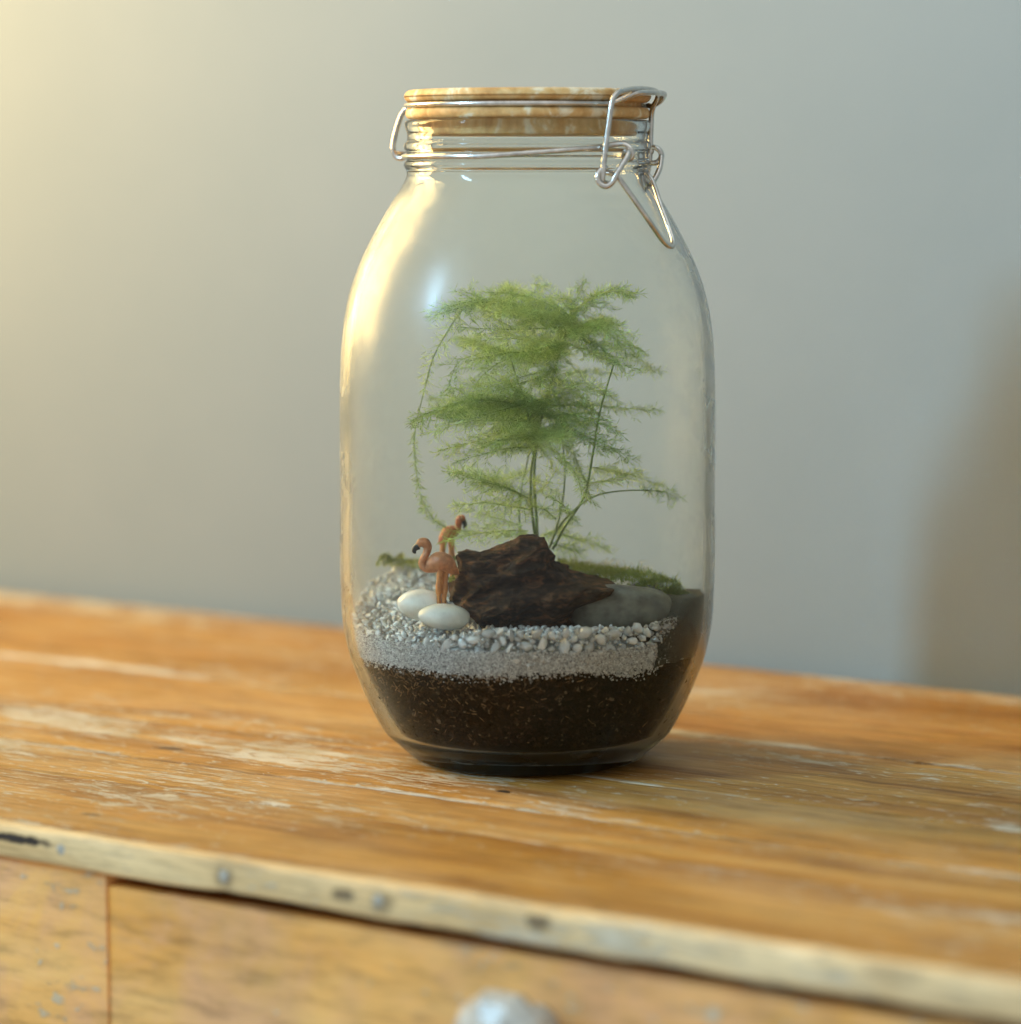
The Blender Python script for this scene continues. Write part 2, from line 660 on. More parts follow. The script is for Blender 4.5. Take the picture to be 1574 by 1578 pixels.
# carcass below the top
us = front_pt(157, 1360)[0]
STILE_T = -THICK - 0.0002
bm = bmesh.new()
box(bm, us - 0.18, us, 0.0022, 0.05, -0.62, STILE_T - 0.0008, 0.0004)
obj("stile", bm, m_front, chest)
bm = bmesh.new()
box(bm, U0 + 0.02, us - 0.1815, 0.012, v_back - 0.005, -0.62, STILE_T - 0.005, 0.001)
obj("end_panel", bm, m_front, chest)
bm = bmesh.new()
box(bm, us - 0.17, U1 - 0.02, 0.09, v_back - 0.006, -0.62, STILE_T - 0.0055, 0.001)
obj("carcass", bm, m_front, chest)
ud = us + 0.0002
bm = bmesh.new()
board(bm, ud, ud + 0.46, 0.003, 0.013, -THICK - 0.0058 - 0.15, -THICK - 0.0058, 0.0008, 120, 0.0006, 5)
drawer = obj("drawer", bm, m_front, chest)
bm = bmesh.new()
box(bm, ud, ud + 0.46, 0.003, 0.085, -0.60, -THICK - 0.0058 - 0.155, 0.0012)
obj("drawer", bm, m_front, chest)
bm = bmesh.new()
box(bm, ud + 0.462, U1 - 0.03, 0.006, 0.085, -0.62, STILE_T - 0.005, 0.001)
obj("stile", bm, m_front, chest)
# faceted knob on the drawer
kx, ky, kz = front_pt(776, 1612, -0.020)
bm = bmesh.new()
prof = [(0, 0), (0.008, 0), (0.0085, 0.003), (0.0065, 0.006), (0.0065, 0.010), (0.0115, 0.0135), (0.0165, 0.019), (0.0175, 0.0235), (0.0150, 0.0285), (0.0085, 0.0315), (0, 0.0325)]
bm = lathe([(r * 1.12, z * 1.05) for r, z in prof], 10)
bm.transform(Matrix.Translation((kx, 0.0032, kz)) @ Matrix.Rotation(math.radians(90), 4, 'X'))
m_knob = mat_simple('worn_white_knob', (0.50, 0.48, 0.42), 0.25, 0, 0.45, 110, 0.3, 300)
put_k = obj("knob", bm, m_knob, drawer, smooth=False)
for (px, py, hid) in ((345, 1350, 0), (95, 1308, 0), (583, 1388, 0)):
    u, v, z = front_pt(px, py, -0.003)
    bm = bmesh.new()
    bmesh.ops.create_uvsphere(bm, u_segments=14, v_segments=8, radius=0.0024)
    bm.transform(Matrix.Translation((u, -0.0030, z)) @ Matrix.Diagonal((1, 0.3, 1, 1)))
    obj("nail", bm, M['nail'], chest)

bm = bmesh.new()
wv = v_back + 0.012
box(bm, -3.2, 2.2, wv, wv + 0.10, -0.7, 2.2)
wl = obj("wall", bm, M['wall'], None, smooth=False, kind='structure')
wl.location = FRONT
wl.rotation_euler = chest.rotation_euler

# ------------------------------------------------------------------ the jar
SC = 1.2 / F_PX


def sil(pxr, py):
    """radius and height of a silhouette point at half-width pxr pixels"""
    p = P(813, py, 0)
    return (pxr * SC * 1.006, p.z)


Z0 = 0.0006
outer = [(0.0, 0.0035 + Z0), (0.034, 0.0028 + Z0), (0.0425, 0.0004 + Z0), (0.0460, Z0), (0.0490, 0.0009 + Z0), (0.0515, 0.0032 + Z0), (0.0566, 0.0076 + Z0)]
for pxr, py in ((224.5, 1119), (244, 1084), (262, 1043), (276.5, 1003), (286, 955), (289, 900), (290, 840), (289, 770), (289, 690), (288.5, 610), (286.5, 550), (282, 500), (272, 450), (254, 400), (230, 352), (208, 313), (197, 296), (189, 282), (185, 272)):
    outer.append(sil(pxr, py))
neck = [(184.6, 266), (185.6, 262), (188, 258), (189, 254), (187.5, 250), (184.5, 247), (184, 240), (184.5, 234), (187.5, 231), (188.5, 226), (187.5, 221), (184, 218), (183.5, 212), (184, 205), (186, 200), (187.5, 194), (187, 189)]
for pxr, py in neck:
    outer.append(sil(pxr, py))
zr = outer[-1][1]
rim_r = outer[-1][0]
outer += [(rim_r - 0.0010, zr + 0.0008), (rim_r - 0.0035, zr + 0.0008)]
inner_r_neck = rim_r - 0.0045
prof_out = catmull([Vector((r, z, 0)) for r, z in outer], 4)
prof_out = [(max(p.x, 0), p.y) for p in prof_out]
prof_out[0] = (0, outer[0][1])


def r_out(z):
    best = 0
    for a, b in zip(prof_out[8:], prof_out[9:]):
        if (a[1] - z) * (b[1] - z) <= 0 and abs(a[1] - b[1]) > 1e-9:
            t = (z - a[1]) / (b[1] - a[1])
            best = a[0] + t * (b[0] - a[0])
            break
    return best


ZSH = sil(184, 270)[1]


def r_in(z):
    """inner radius of the jar at height z"""
    z = max(z, 0.0090)
    if z > ZSH - 0.001:
        return inner_r_neck
    th = 0.0036 + 0.0008 * max(0.0, min(1.0, (z - ZSH + 0.03) / 0.029))
    if z < 0.05:
        th = 0.0036 + 0.0022 * ((0.05 - z) / 0.0415) ** 1.5
    r = r_out(z) - th
    if z < 0.014:
        r -= 0.010 * ((0.014 - z) / 0.0055) ** 2
    if z > ZSH - 0.02:
        r = min(r, max(inner_r_neck, r))
    return r


zs = [zr - 0.0005 - i * (zr - ZSH + 0.006) / 14 for i in range(15)]
inner_pts = [(inner_r_neck, z) for z in zs if z > ZSH - 0.001]
z = ZSH - 0.002
while z > 0.016:
    inner_pts.append((r_in(z), z))
    z -= 0.002
for z in (0.0155, 0.014, 0.0125, 0.0112, 0.0102, 0.0094):
    inner_pts.append((r_in(z), z))
inner_pts += [(inner_pts[-1][0] * 0.80, 0.0090), (0.02, 0.0090), (0.0, 0.0090)]
full = prof_out + inner_pts
jar = empty("glass_jar", (0, 0, 0), "large clear glass clip-top jar with bamboo lid holding a miniature fern garden", "jar")
bm = lathe(full, 160)
bmesh.ops.recalc_face_normals(bm, faces=bm.faces)
obj("jar_body", bm, M['glass'], jar)


def zf(py, Y=-0.05):
    return P(813, py, Y).z


# lid: two bamboo discs with a groove for the wire, and the plug below
RL = 187 * SC * 1.0
zt, za, zb, zc = zf(134.5), zf(155.5), zf(163), zf(184)
zpl = zf(207, -0.045)


def rnd_disc(r, z0, z1, b):
    pr = []
    for k in range(5):
        a = -math.pi / 2 + math.pi / 2 * k / 4
        pr.append((r - b + b * math.cos(a), z0 + b + b * math.sin(a)))
    for k in range(5):
        a = math.pi / 2 * k / 4
        pr.append((r - b + b * math.cos(a), z1 - b + b * math.sin(a)))
    return pr


zc = max(zc, zr + 0.0012)
pr = [(0, zpl), (inner_r_neck - 0.0016, zpl), (inner_r_neck - 0.0008, zpl + 0.0008), (inner_r_neck - 0.0008, zc)]
pr += rnd_disc(RL, zc + 0.0001, zb, 0.0019)
pr += [(RL - 0.0035, zb + 0.0001), (RL - 0.0035, za - 0.0001)]
pr += rnd_disc(RL + 0.0006, za, zt, 0.0029)
pr += [(0, zt)]
lid = obj("lid", lathe(pr, 128), M['lid'], jar)

WR = 0.0011                                     # wire radius
zg = (za + zb) / 2
# wire in the lid groove, rising into the catch loop at the right and running out to the hinge at the left
PC = 63
bm = bmesh.new()
pts = [c3(a, RL - 0.0004, zg) for a in range(-118, 39, 6)]
pts += [c3(42, RL + 0.0006, zg + 0.0004), c3(46, RL + 0.0030, zg + 0.0022), c3(51, RL + 0.0056, zg + 0.0042), c3(58, RL + 0.0074, zg + 0.0046),
        c3(70, RL + 0.0078, zg + 0.0044), c3(76, RL + 0.0068, zg + 0.0036), c3(80, RL + 0.0045, zg + 0.0014), c3(85, RL + 0.0010, zg - 0.0003)]
pts += [c3(a, RL - 0.0004, zg) for a in range(90, 228, 6)]
tube(bm, catmull(pts, 3), WR, 10)
obj("lid_wire", bm, M['steel'], lid)
# hinge at the left
bm = bmesh.new()
for a, dx in ((-118, 0), (-133, 0)):
    r0 = RL - 0.0004
    zh = zf(242, 0.02)
    tube(bm, catmull([c3(a, r0, zg), c3(a, r0 + 0.006, zg - 0.0002), c3(a, r0 + 0.0098, zg - 0.003), c3(a, r0 + 0.0130, zg - 0.011),
                      c3(a, r0 + 0.0142, zh + 0.003), c3(a, r0 + 0.0115, zh - 0.0006), c3(a, r0 + 0.005, zh + 0.001), c3(a, r0 + 0.001, zh + 0.002)], 5), WR, 10)
tube(bm, [c3(-118, RL + 0.0134, zh + 0.0014), c3(-125, RL + 0.0139, zh + 0.0014), c3(-133, RL + 0.0134, zh + 0.0014)], WR, 8)
obj("hinge", bm, M['steel'], jar)
# wire round the neck with a hook at either end
bm = bmesh.new()
RN = 184.5 * SC + WR + 0.0003
pts = []
for k, a in enumerate(range(-275, 37, 6)):
    yy = 241.0 if a < -20 else 241.0 - 14.0 * min(1, (a + 20) / 55.0)
    if a < -235:
        yy = 241 - 8 * min(1, (-235 - a) / 40.0)
    rr = RN + (0.0012 if a > 0 else 0) * min(1, a / 20.0)
    pts.append(c3(a, rr, zf(yy, -0.05)))
Yh = -0.0400
pts += [P(948, 223, Yh), P(963, 222.5, Yh - 0.001), P(972, 228, Yh - 0.002), P(976, 236, Yh - 0.0025), P(974, 244, Yh - 0.002), P(968, 247, Yh - 0.0005)]
tube(bm, catmull(pts, 3), WR, 10)
obj("neck_wire", bm, M['steel'], jar)
# bail: the loop that pulls the lid down
bm = bmesh.new()
Yf, Yr = -0.0445, -0.0035
tube(bm, catmull([P(937, 283, Yf + .001), P(930, 279, Yf - .001), P(930, 268, Yf - 0.0015), P(933, 238, Yf - .0015), P(939, 190, Yf - 0.001), P(944, 158, Yf - 0.0005), P(950, 146, Yf + 0.001),
                  P(962, 139.5, Yf + 0.004), P(985, 137, -0.033), P(1006, 139, -0.024), P(1015, 145, -0.016), P(1013, 155, -0.010),
                  P(1006, 170, -0.005), P(1004, 200, Yr), P(1003, 235, Yr), P(1000, 262, Yr), P(993, 275, Yr)], 4), WR, 10)
obj("bail", bm, M['steel'], jar)
# links between the hooks and the bail, front and rear
bm = bmesh.new()
tube(bm, catmull([P(960, 243, -0.0405), P(963, 235, -0.042), P(969, 236, -0.0435), P(965, 246, -0.0452), P(953, 266, -0.0470), P(944, 282, -0.0475), P(934, 287.5, -0.0475), P(924, 281, -0.0470),
                  P(922, 270, -0.0465), P(928, 261, -0.0455), P(936, 260, -0.0440)], 5), WR * 1.05, 10)
obj("link", bm, M['steel'], jar)
bm = bmesh.new()
tube(bm, catmull([P(1000, 231, -0.002), P(1009, 227, -0.004), P(1018, 233, -0.005), P(1020, 243, -0.005), P(1012, 251, -0.005), P(1001, 250, -0.003), P(997, 241, -0.001), P(1003, 234, 0.001)], 5), WR * 1.05, 10)
obj("link", bm, M['steel'], jar)
bm = bmesh.new()
tube(bm, catmull([P(1020, 240, -0.006), P(1018, 258, -0.008), P(1010, 276, -0.010), P(1002, 286, -0.0115), P(992, 287, -0.012), P(985, 280, -0.0115), P(983, 272, -0.010)], 5), WR * 1.05, 10)
obj("link", bm, M['steel'], jar)
# the V-shaped lever lying on the shoulder
bm = bmesh.new()
tube(bm, catmull([P(936, 266, -0.0415), P(945, 268, -0.0430), P(954, 274, -0.0445), P(972, 299, -0.0440), P(1000, 339, -0.0405), P(1020, 368, -0.0365), P(1029, 378, -0.0345), P(1037, 379.5, -0.0315),
                  P(1038.5, 371, -0.0285), P(1031, 348, -0.0250), P(1018, 313, -0.0190), P(1009, 286, -0.0140), P(1000, 271, -0.0110), P(988, 267, -0.0090), P(980, 270, -0.0070)], 5), WR, 10)
obj("lever", bm, M['steel'], jar)


# ------------------------------------------------------------------ layers in the jar
def sm(a, b, x):
    t = max(0.0, min(1.0, (x - a) / (b - a)))
    return t * t * (3 - 2 * t)


def rc(z):
    return r_in(z) - 0.0005


def nz(x, y, z, s):
    return noise.noise(Vector((x * s, y * s, z * s)))


def layer(name, zbot, ztop, mat, nseg=144, inset=0.0, foot=0.0, **props):
    """a mass filling the jar between zbot(phi) and ztop(x, y); outline follows the inside of the glass"""
    bm = bmesh.new()
    rows = []
    nh = 14
    for k in range(nh + 1):
        row = []
        for i in range(nseg):
            a = 2 * math.pi * i / nseg
            ux, uy = math.sin(a), -math.cos(a)
            z1 = ztop(ux * 0.073, uy * 0.073)
            z0 = zbot(ux, uy)
            z = z0 + (z1 - z0) * k / nh
            r = rc(z) - inset
            if k == nh:
                r -= 0.0004
            row.append(bm.verts.new((r * ux, r * uy, z)))
        rows.append(row)
    for f in (0.9, 0.78, 0.65, 0.5, 0.35, 0.18):
        row = []
        for i in range(nseg):
            v = rows[nh][i].co
            x, y = v.x * f, v.y * f
            row.append(bm.verts.new((x, y, ztop(x, y))))
        rows.append(row)
    for a, b in zip(rows, rows[1:]):
        for i in range(nseg):
            j = (i + 1) % nseg
            bm.faces.new((a[i], a[j], b[j], b[i]))
    bm.faces.new(rows[-1])
    under = [bm.verts.new((v.co.x * 0.72, v.co.y * 0.72, v.co.z - foot)) for v in rows[0]]
    for i in range(nseg):
        j = (i + 1) % nseg
        bm.faces.new((rows[0][j], rows[0][i], under[i], under[j]))
    bm.faces.new(list(reversed(under)))
    o = obj(name, bm, mat)
    for k, v in props.items():
        o[k] = v
    return o


def soil_top(x, y):
    return 0.0462 + 0.0022 * nz(x, y, 1, 38) + 0.0012 * nz(x, y, 5, 150) - 0.02 * x * 0.10 + 0.0007 * nz(x, y, 2, 420)


def rise(y):
    return 0.0165 * max(0.0, min(1.0, (y + 0.025) / 0.085))


def sand_top(x, y):
    t = max(0.0, min(1.0, (x - 0.03) / 0.03))
    return 0.0560 - 0.004 * t + 0.0010 * nz(x, y, 3, 60) + rise(y)


soil = layer("potting_soil", lambda a, b: 0.0098, soil_top, M['soil'], inset=0.0006, foot=0.0010)
tag(soil, "deep layer of dark brown potting soil filling the bottom of the jar", "soil", kind='stuff')
sand = layer("sand_layer", lambda a, b: soil_top(a * 0.073, b * 0.073) + 0.0003, sand_top, M['sand'], inset=0.0004)
tag(sand, "band of fine pale grey sand lying on the dark soil", "sand", kind='stuff')

def crumbs(name, n, place, smin, smax, mat, parent=None):
    """many small angular grains joined in one mesh"""
    V, Fc = [], []
    base = [Vector(p).normalized() for p in ((1, 0, 0), (-1, 0, 0), (0, 1, 0), (0, -1, 0), (0, 0, 1), (0, 0, -1), (1, 1, 1), (-1, 1, 1), (1, -1, 1), (1, 1, -1), (-1, -1, 1), (-1, 1, -1), (1, -1, -1), (-1, -1, -1))]
    tri = []
    ax = {'x': (0, 1), 'y': (2, 3), 'z': (4, 5)}
    for sx in (1, -1):
        for sy in (1, -1):
            for sz in (1, -1):
                c = next(i for i in range(6, 14) if base[i].x * sx > 0 and base[i].y * sy > 0 and base[i].z * sz > 0)
                a, b, d = (0 if sx > 0 else 1), (2 if sy > 0 else 3), (4 if sz > 0 else 5)
                f = [(a, b, c), (b, d, c), (d, a, c)]
                if sx * sy * sz < 0:
                    f = [(q, p, r) for p, q, r in f]
                tri += f
    for _ in range(n):
        s = smin + (smax - smin) * R.random() ** 2.2
        p = place(s)
        if p is None:
            continue
        q = Matrix.Rotation(R.uniform(0, 6.28), 3, Vector((R.uniform(-1, 1), R.uniform(-1, 1), R.uniform(-1, 1))).normalized())
        sc = Vector((R.uniform(.8, 1.5), R.uniform(.7, 1.1), R.uniform(.6, 1)))
        i = len(V)
        for b in base:
            v = Vector((b.x * sc.x, b.y * sc.y, b.z * sc.z)) * R.uniform(.75, 1.1)
            V.append(tuple(p + q @ v * s))
        Fc += [(i + a, i + b, i + c) for a, b, c in tri]
    return pyobj(name, V, Fc, mat, parent)


def mat_crumb(name, stops, rough=0.8, spec=0.1):
    t = NT(name)
    geo = t.n('ShaderNodeNewGeometry')
    t.set('Base Color', t.ramp(geo.outputs['Random Per Island'], stops))
    t.set('Roughness', rough)
    t.set('Specular IOR Level', spec)
    return t.m


def soil_place(s):
    ph = R.uniform(-100, 100)
    z = R.uniform(0.0160, 0.0475)
    if abs(ph) > 68:
        s_ = 1.15
        p = c3(ph, rc(z) - max(s, 0.0012) * s_, z)
    else:
        p = c3(ph, rc(z) - s * 0.95, z)
    if z > soil_top(p.x, p.y) + 0.0002:
        return None
    return p


so = crumbs("soil_crumbs", 9000, soil_place, 0.0004, 0.0024,
            mat_crumb('soil_crumb', [(0.0, (0.004, 0.003, 0.002)), (0.5, (0.012, 0.008, 0.005)), (0.8, (0.026, 0.016, 0.010)), (0.97, (0.05, 0.031, 0.019)), (0.995, (0.16, 0.12, 0.08))]))
so.parent = soil
so['kind'] = 'stuff'


def sand_place(s):
    ph = R.uniform(-115, 47)
    a = math.radians(ph)
    lo = soil_top(math.sin(a) * .0735, -math.cos(a) * .0735) - 0.0006 + abs(R.gauss(0, .0002))
    z = R.uniform(lo, 0.0572 if ph < -30 else 0.0560)
    if R.random() < 0.05:
        z = lo - abs(R.gauss(0, 0.0012))
    return c3(ph, rc(z) - s * 0.7, z)


sg = crumbs("sand_grains", 9000, sand_place, 0.00028, 0.0007,
            mat_crumb('sand_grain', [(0.0, (0.22, 0.22, 0.21)), (0.3, (0.48, 0.48, 0.455)), (0.8, (0.70, 0.705, 0.67)), (1.0, (0.88, 0.885, 0.86))], 0.4, 0.5))
sg.parent = sand
sg['kind'] = 'stuff'

def edge_place(s):
    ph = 45 + abs(R.gauss(0, 4.5))
    z = R.uniform(0.0475, 0.0660)
    return c3(ph, rc(z) - s * 0.4, z)


eg = crumbs("stray_grains", 420, edge_place, 0.0003, 0.0009,
            mat_crumb('stray_grain', [(0.0, (0.05, 0.05, 0.04)), (0.5, (0.16, 0.16, 0.14)), (1.0, (0.55, 0.56, 0.53))], 0.5, 0.4))
eg.parent = sand
eg['kind'] = 'stuff'

# bits of fibre and bark against the glass
bm = bmesh.new()
for k in range(430):
    if k < 340:
        a = R.gauss(-34, 22)
        z = 0.0468 - abs(R.gauss(0, 0.0075))
    else:
        a = R.uniform(-85, 85)
        z = R.uniform(0.014, 0.044)
    z = min(max(z, 0.0165), 0.0455)
    L = R.uniform(0.0006, 0.0028) * (1.5 if k % 23 == 0 else 1)
    tilt = R.uniform(-1.2, 1.2)
    cv = R.uniform(-1, 1)
    pts = []
    for q in range(4):
        s = (q / 3 - 0.5) * L
        zz = z + math.sin(tilt) * s + cv * s * s * 180
        aa = a + math.degrees(math.cos(tilt) * s / 0.07)
        zz = min(max(zz, 0.0160), 0.046)
        pts.append(c3(aa, rc(zz) + 0.00012, zz))
    tube(bm, pts, R.choice((0.00006, 0.00008, 0.0001, 0.00018)), 4)
fb = obj("soil_fibre", bm, M['fibre'])
tag(fb, "pale curled root fibres and bark crumbs in the dark soil against the glass", "fibre", kind='stuff')
# two pale crumbs


# mound of dark silt rising to the glass at the right and the back
def mound_top(x, y):
    ph = math.degrees(math.atan2(x, -y))        # 0 in front, + right
    if ph < -60:
        ph += 360
    t = (0.25 * sm(45, 49, ph) + 0.75 * sm(49, 66, ph)) * (1 - sm(178, 205, ph))
    rr = math.hypot(x, y)
    e = sm(0.012, 0.055, rr)
    return 0.0565 + (0.0148 - 0.0050 * sm(-0.03, 0.04, y)) * t * (0.5 + 0.5 * e) + 0.0010 * nz(x, y, 9, 70) + 0.0004 * nz(x, y, 2, 300)


bm = bmesh.new()
cols = []
for i in range(121):
    ph = 44.5 + (206 - 44.5) * i / 120
    ux, uy = math.sin(math.radians(ph)), -math.cos(math.radians(ph))
    zt_ = mound_top(ux * 0.073, uy * 0.073)
    z0 = soil_top(ux * 0.0735, uy * 0.0735) + 0.0004 + 0.0006 * nz(ux, uy, 0, 9)
    col = []
    for k in range(9):
        z = z0 + (zt_ - z0) * k / 8
        rr = r_in(z) - 0.00025
        w = math.radians(2.2 * nz(z, 0, 4, 420) + 1.0 * nz(z, 0, 1, 1300)) * max(0, 1 - i / 8)
        bm_u, bm_v = ux * math.cos(w) - uy * math.sin(w), ux * math.sin(w) + uy * math.cos(w)
        col.append(bm.verts.new((bm_u * rr, bm_v * rr, z)))
    for k in range(1, 15):
        rr = (r_in(zt_) - 0.0003) * (1 - k / 15)
        x, y = ux * rr, uy * rr
        col.append(bm.verts.new((x, y, mound_top(x, y))))
    cols.append(col)
for a, b in zip(cols, cols[1:]):
    for k in range(len(a) - 1):
        bm.faces.new((a[k], b[k], b[k + 1], a[k + 1]))
bmesh.ops.recalc_face_normals(bm, faces=bm.faces)
mound = obj("silt_mound", bm, M['silt'])
tag(mound, "dark olive-grey silt heaped against the right side of the glass", "silt", kind='stuff')


def ground(x, y):
    return max(sand_top(x, y), mound_top(x, y))


# ------------------------------------------------------------------ gravel
def pebble_mesh(seed):
    rr = random.Random(seed)
    bm = bmesh.new()
    bmesh.ops.create_icosphere(bm, subdivisions=2, radius=1.0)
    a, b, c = rr.uniform(0.9, 1.35), rr.uniform(0.75, 1.0), rr.uniform(0.55, 0.85)
    cuts = [Vector((rr.uniform(-1, 1), rr.uniform(-1, 1), rr.uniform(-1, 1))).normalized() for _ in range(10)]
    for v in bm.verts:
        p = v.co.copy()
        for cdir in cuts:
            d = p.dot(cdir)
            if d > 0.66:
                p -= cdir * (d - 0.66) * 0.95
        p *= 1 + 0.12 * noise.noise(p * 1.7 + Vector((seed, 0, 0)))
        v.co = Vector((p.x * a, p.y * b, p.z * c))
    me = bpy.data.meshes.new("pebble")
    bm.to_mesh(me)
    bm.free()
    me.polygons.foreach_set('use_smooth', [seed % 3 != 0] * len(me.polygons))
    me.materials.append(M['pebble'])
    return me


peb = [pebble_mesh(s) for s in range(9)]
spots_p = []                                     # (pos, size)


def free(p, s, k=0.82):
    for q, t in spots_p:
        if abs(q.x - p.x) < 0.008 and (q - p).length < (s + t) * k:
            return False
    return True


EGG = [(P(653, 931, -0.0355), 0.0103, 0.0062), (P(685, 949.5, -0.0500), 0.0103, 0.0052)]


def clear_of_eggs(p):
    for c, rx, rz in EGG:
        if ((p.x - c.x) / (rx + .0015)) ** 2 + ((p.y - c.y) / 0.009) ** 2 < 1 and p.z > c.z - rz:
            return False
    return True


for t in range(26000):                           # the band against the glass
    ph = R.uniform(-112, 48.5) if t % 40 else R.uniform(47, 52)
    s = (R.uniform(0.0024, 0.0037) if t < 5000 else R.uniform(0.0017, 0.0024) if t < 11000 else R.uniform(0.0009, 0.0017)) * (1.0 if ph > -38 else 0.75)
    lo = 0.0555 - 0.0062 * sm(-28, 0, ph) - 0.0030 * sm(15, 46, ph)
    hi = 0.0652 if ph > -12 else 0.0652 - 0.0056 * sm(12, 34, -ph)
    if ph < -48:
        hi = 0.0590 + 0.006 * sm(48, 110, -ph)
    z = R.uniform(lo, max(hi - s * 0.6, lo + 0.0006))
    p = c3(ph, rc(z) - s * 0.8, z)
    if free(p, s, 0.80) and clear_of_eggs(p):
        spots_p.append((p, s))
band_n = len(spots_p)
for t in range(16000):                           # the open gravel surface
    x, y = R.uniform(-0.073, 0.05), R.uniform(-0.072, 0.066)
    rr = math.hypot(x, y)
    s = R.uniform(0.0011, 0.0021)
    z = 0.0588 + rise(y) + 0.0016 * nz(x, y, 4, 70) + R.uniform(-0.0008, 0.0008)
    if x > -0.016 and y < -0.04:
        z += 0.002
    if rr > rc(z) - s:
        continue
    if x > 0.005 and y > -0.045:
        continue
    if x > -0.005 and y > 0.0:
        continue
    p = Vector((x, y, z))
    if free(p, s, 0.70) and clear_of_eggs(p):
        spots_p.append((p, s))
gravel = empty("gravel_bed", (0, 0, 0.058), "bed of small pale grey angular gravel on the sand behind the glass", "gravel")


def peb_matrix(p, s):
    q = Matrix.Rotation(R.uniform(0, 6.28), 4, Vector((R.uniform(-1, 1), R.uniform(-1, 1), R.uniform(-1, 1))).normalized())
    return Matrix.Translation(p) @ q @ Matrix.Scale(s, 4)


def show(ps):
    p, s = ps
    return s * (1.0 if p.y < 0.02 else 0.8) * (1.15 if ps in band_set else 1.0)


band_set = set((tuple(p), s) for p, s in spots_p[:band_n])
order = sorted(spots_p, key=lambda ps: -(ps[1] * (1.25 if ((tuple(ps[0]), ps[1]) in band_set and ps[0].y < -0.01) else 1.0)))
gl = Matrix.Translation(-gravel.location)
for p, s in order[:300]:
    o = bpy.data.objects.new("pebble", R.choice(peb))
    C.objects.link(o)
    o.parent = gravel
    o.matrix_local = gl @ peb_matrix(p, s)
bm = bmesh.new()
for p, s in order[300:]:
    n0 = len(bm.verts)
    bm.from_mesh(R.choice(peb))
    bm.verts.ensure_lookup_table()
    bmesh.ops.transform(bm, matrix=gl @ peb_matrix(p, s), verts=bm.verts[n0:])
obj("loose_gravel", bm, M['pebble'], gravel, kind='stuff')
print("pebbles", len(spots_p), "band", band_n)

# ------------------------------------------------------------------ stones
for i, (c, rx, rz) in enumerate(EGG):
    bm = bmesh.new()
    bmesh.ops.create_uvsphere(bm, u_segments=40, v_segments=24, radius=1.0)
    for v in bm.verts:
        p = v.co
        e = 1 + 0.10 * p.x * (1 if i else -0.3)
        v.co = Vector((p.x * rx, p.y * 0.0075 * e, p.z * rz * e)) * (1 + 0.045 * nz(p.x, p.y, p.z + i * 7, 1.5) + 0.008 * nz(p.x, p.y, p.z, 6))
    bm.transform(Matrix.Rotation(math.radians(4 if i else 3), 4, 'Y'))
    o = obj("white_pebble", bm, M['egg'])
    o.location = c
    tag(o, ("smooth white egg-shaped pebble lying behind the other one, left of the front flamingo's legs" if i == 0 else "smooth white egg-shaped pebble lying in front, next to the driftwood's left end"),
        "pebble", "white pebbles by the flamingos")
bm = bmesh.new()
bmesh.ops.create_uvsphere(bm, u_segments=48, v_segments=28, radius=1.0)
for v in bm.verts:
    p = v.co.copy()
    q = Vector([math.copysign(abs(a) ** 0.82, a) for a in p])
    v.co = Vector((q.x * 0.0225, q.y * 0.013, q.z * 0.0105 * (1 - 0.18 * q.x * 0.5))) * (1 + 0.09 * nz(p.x, p.y, p.z, 1.4) + 0.02 * nz(p.x, p.y, p.z, 5))
o = obj("grey_stone", bm, M['stone'])
o.location = P(962, 941, -0.029)
o.rotation_euler = (0, math.radians(2), math.radians(12))
tag(o, "flat dark grey rounded stone at the right of the driftwood, half sunk in silt", "stone")

# ------------------------------------------------------------------ driftwood
outline = [(709, 853), (719, 851), (730, 850), (740, 851), (752, 847), (764, 843), (778, 838), (792, 834), (802, 827), (816, 824), (830, 825), (841, 834), (850, 846), (858, 853), (855, 864), (866, 873),
           (884, 886), (905, 893), (948, 898), (936, 912), (905, 936), (882, 956), (862, 972), (820, 976), (780, 976), (747, 974), (733, 958), (720, 941), (694, 925), (695, 915), (702, 900), (705, 886), (708, 870)]
cx, cy = 792.0, 905.0
NL = 90


def resample(poly, n):
    pts = [Vector((a, b, 0)) for a, b in poly]
    pts.append(pts[0])
    d = [0]
    for a, b in zip(pts, pts[1:]):
        d.append(d[-1] + (b - a).length)
    out = []
    j = 0
    for i in range(n):
        s = d[-1] * i / n
        while d[j + 1] < s:
            j += 1
        out.append(pts[j].lerp(pts[j + 1], (s - d[j]) / (d[j + 1] - d[j])))
    return out


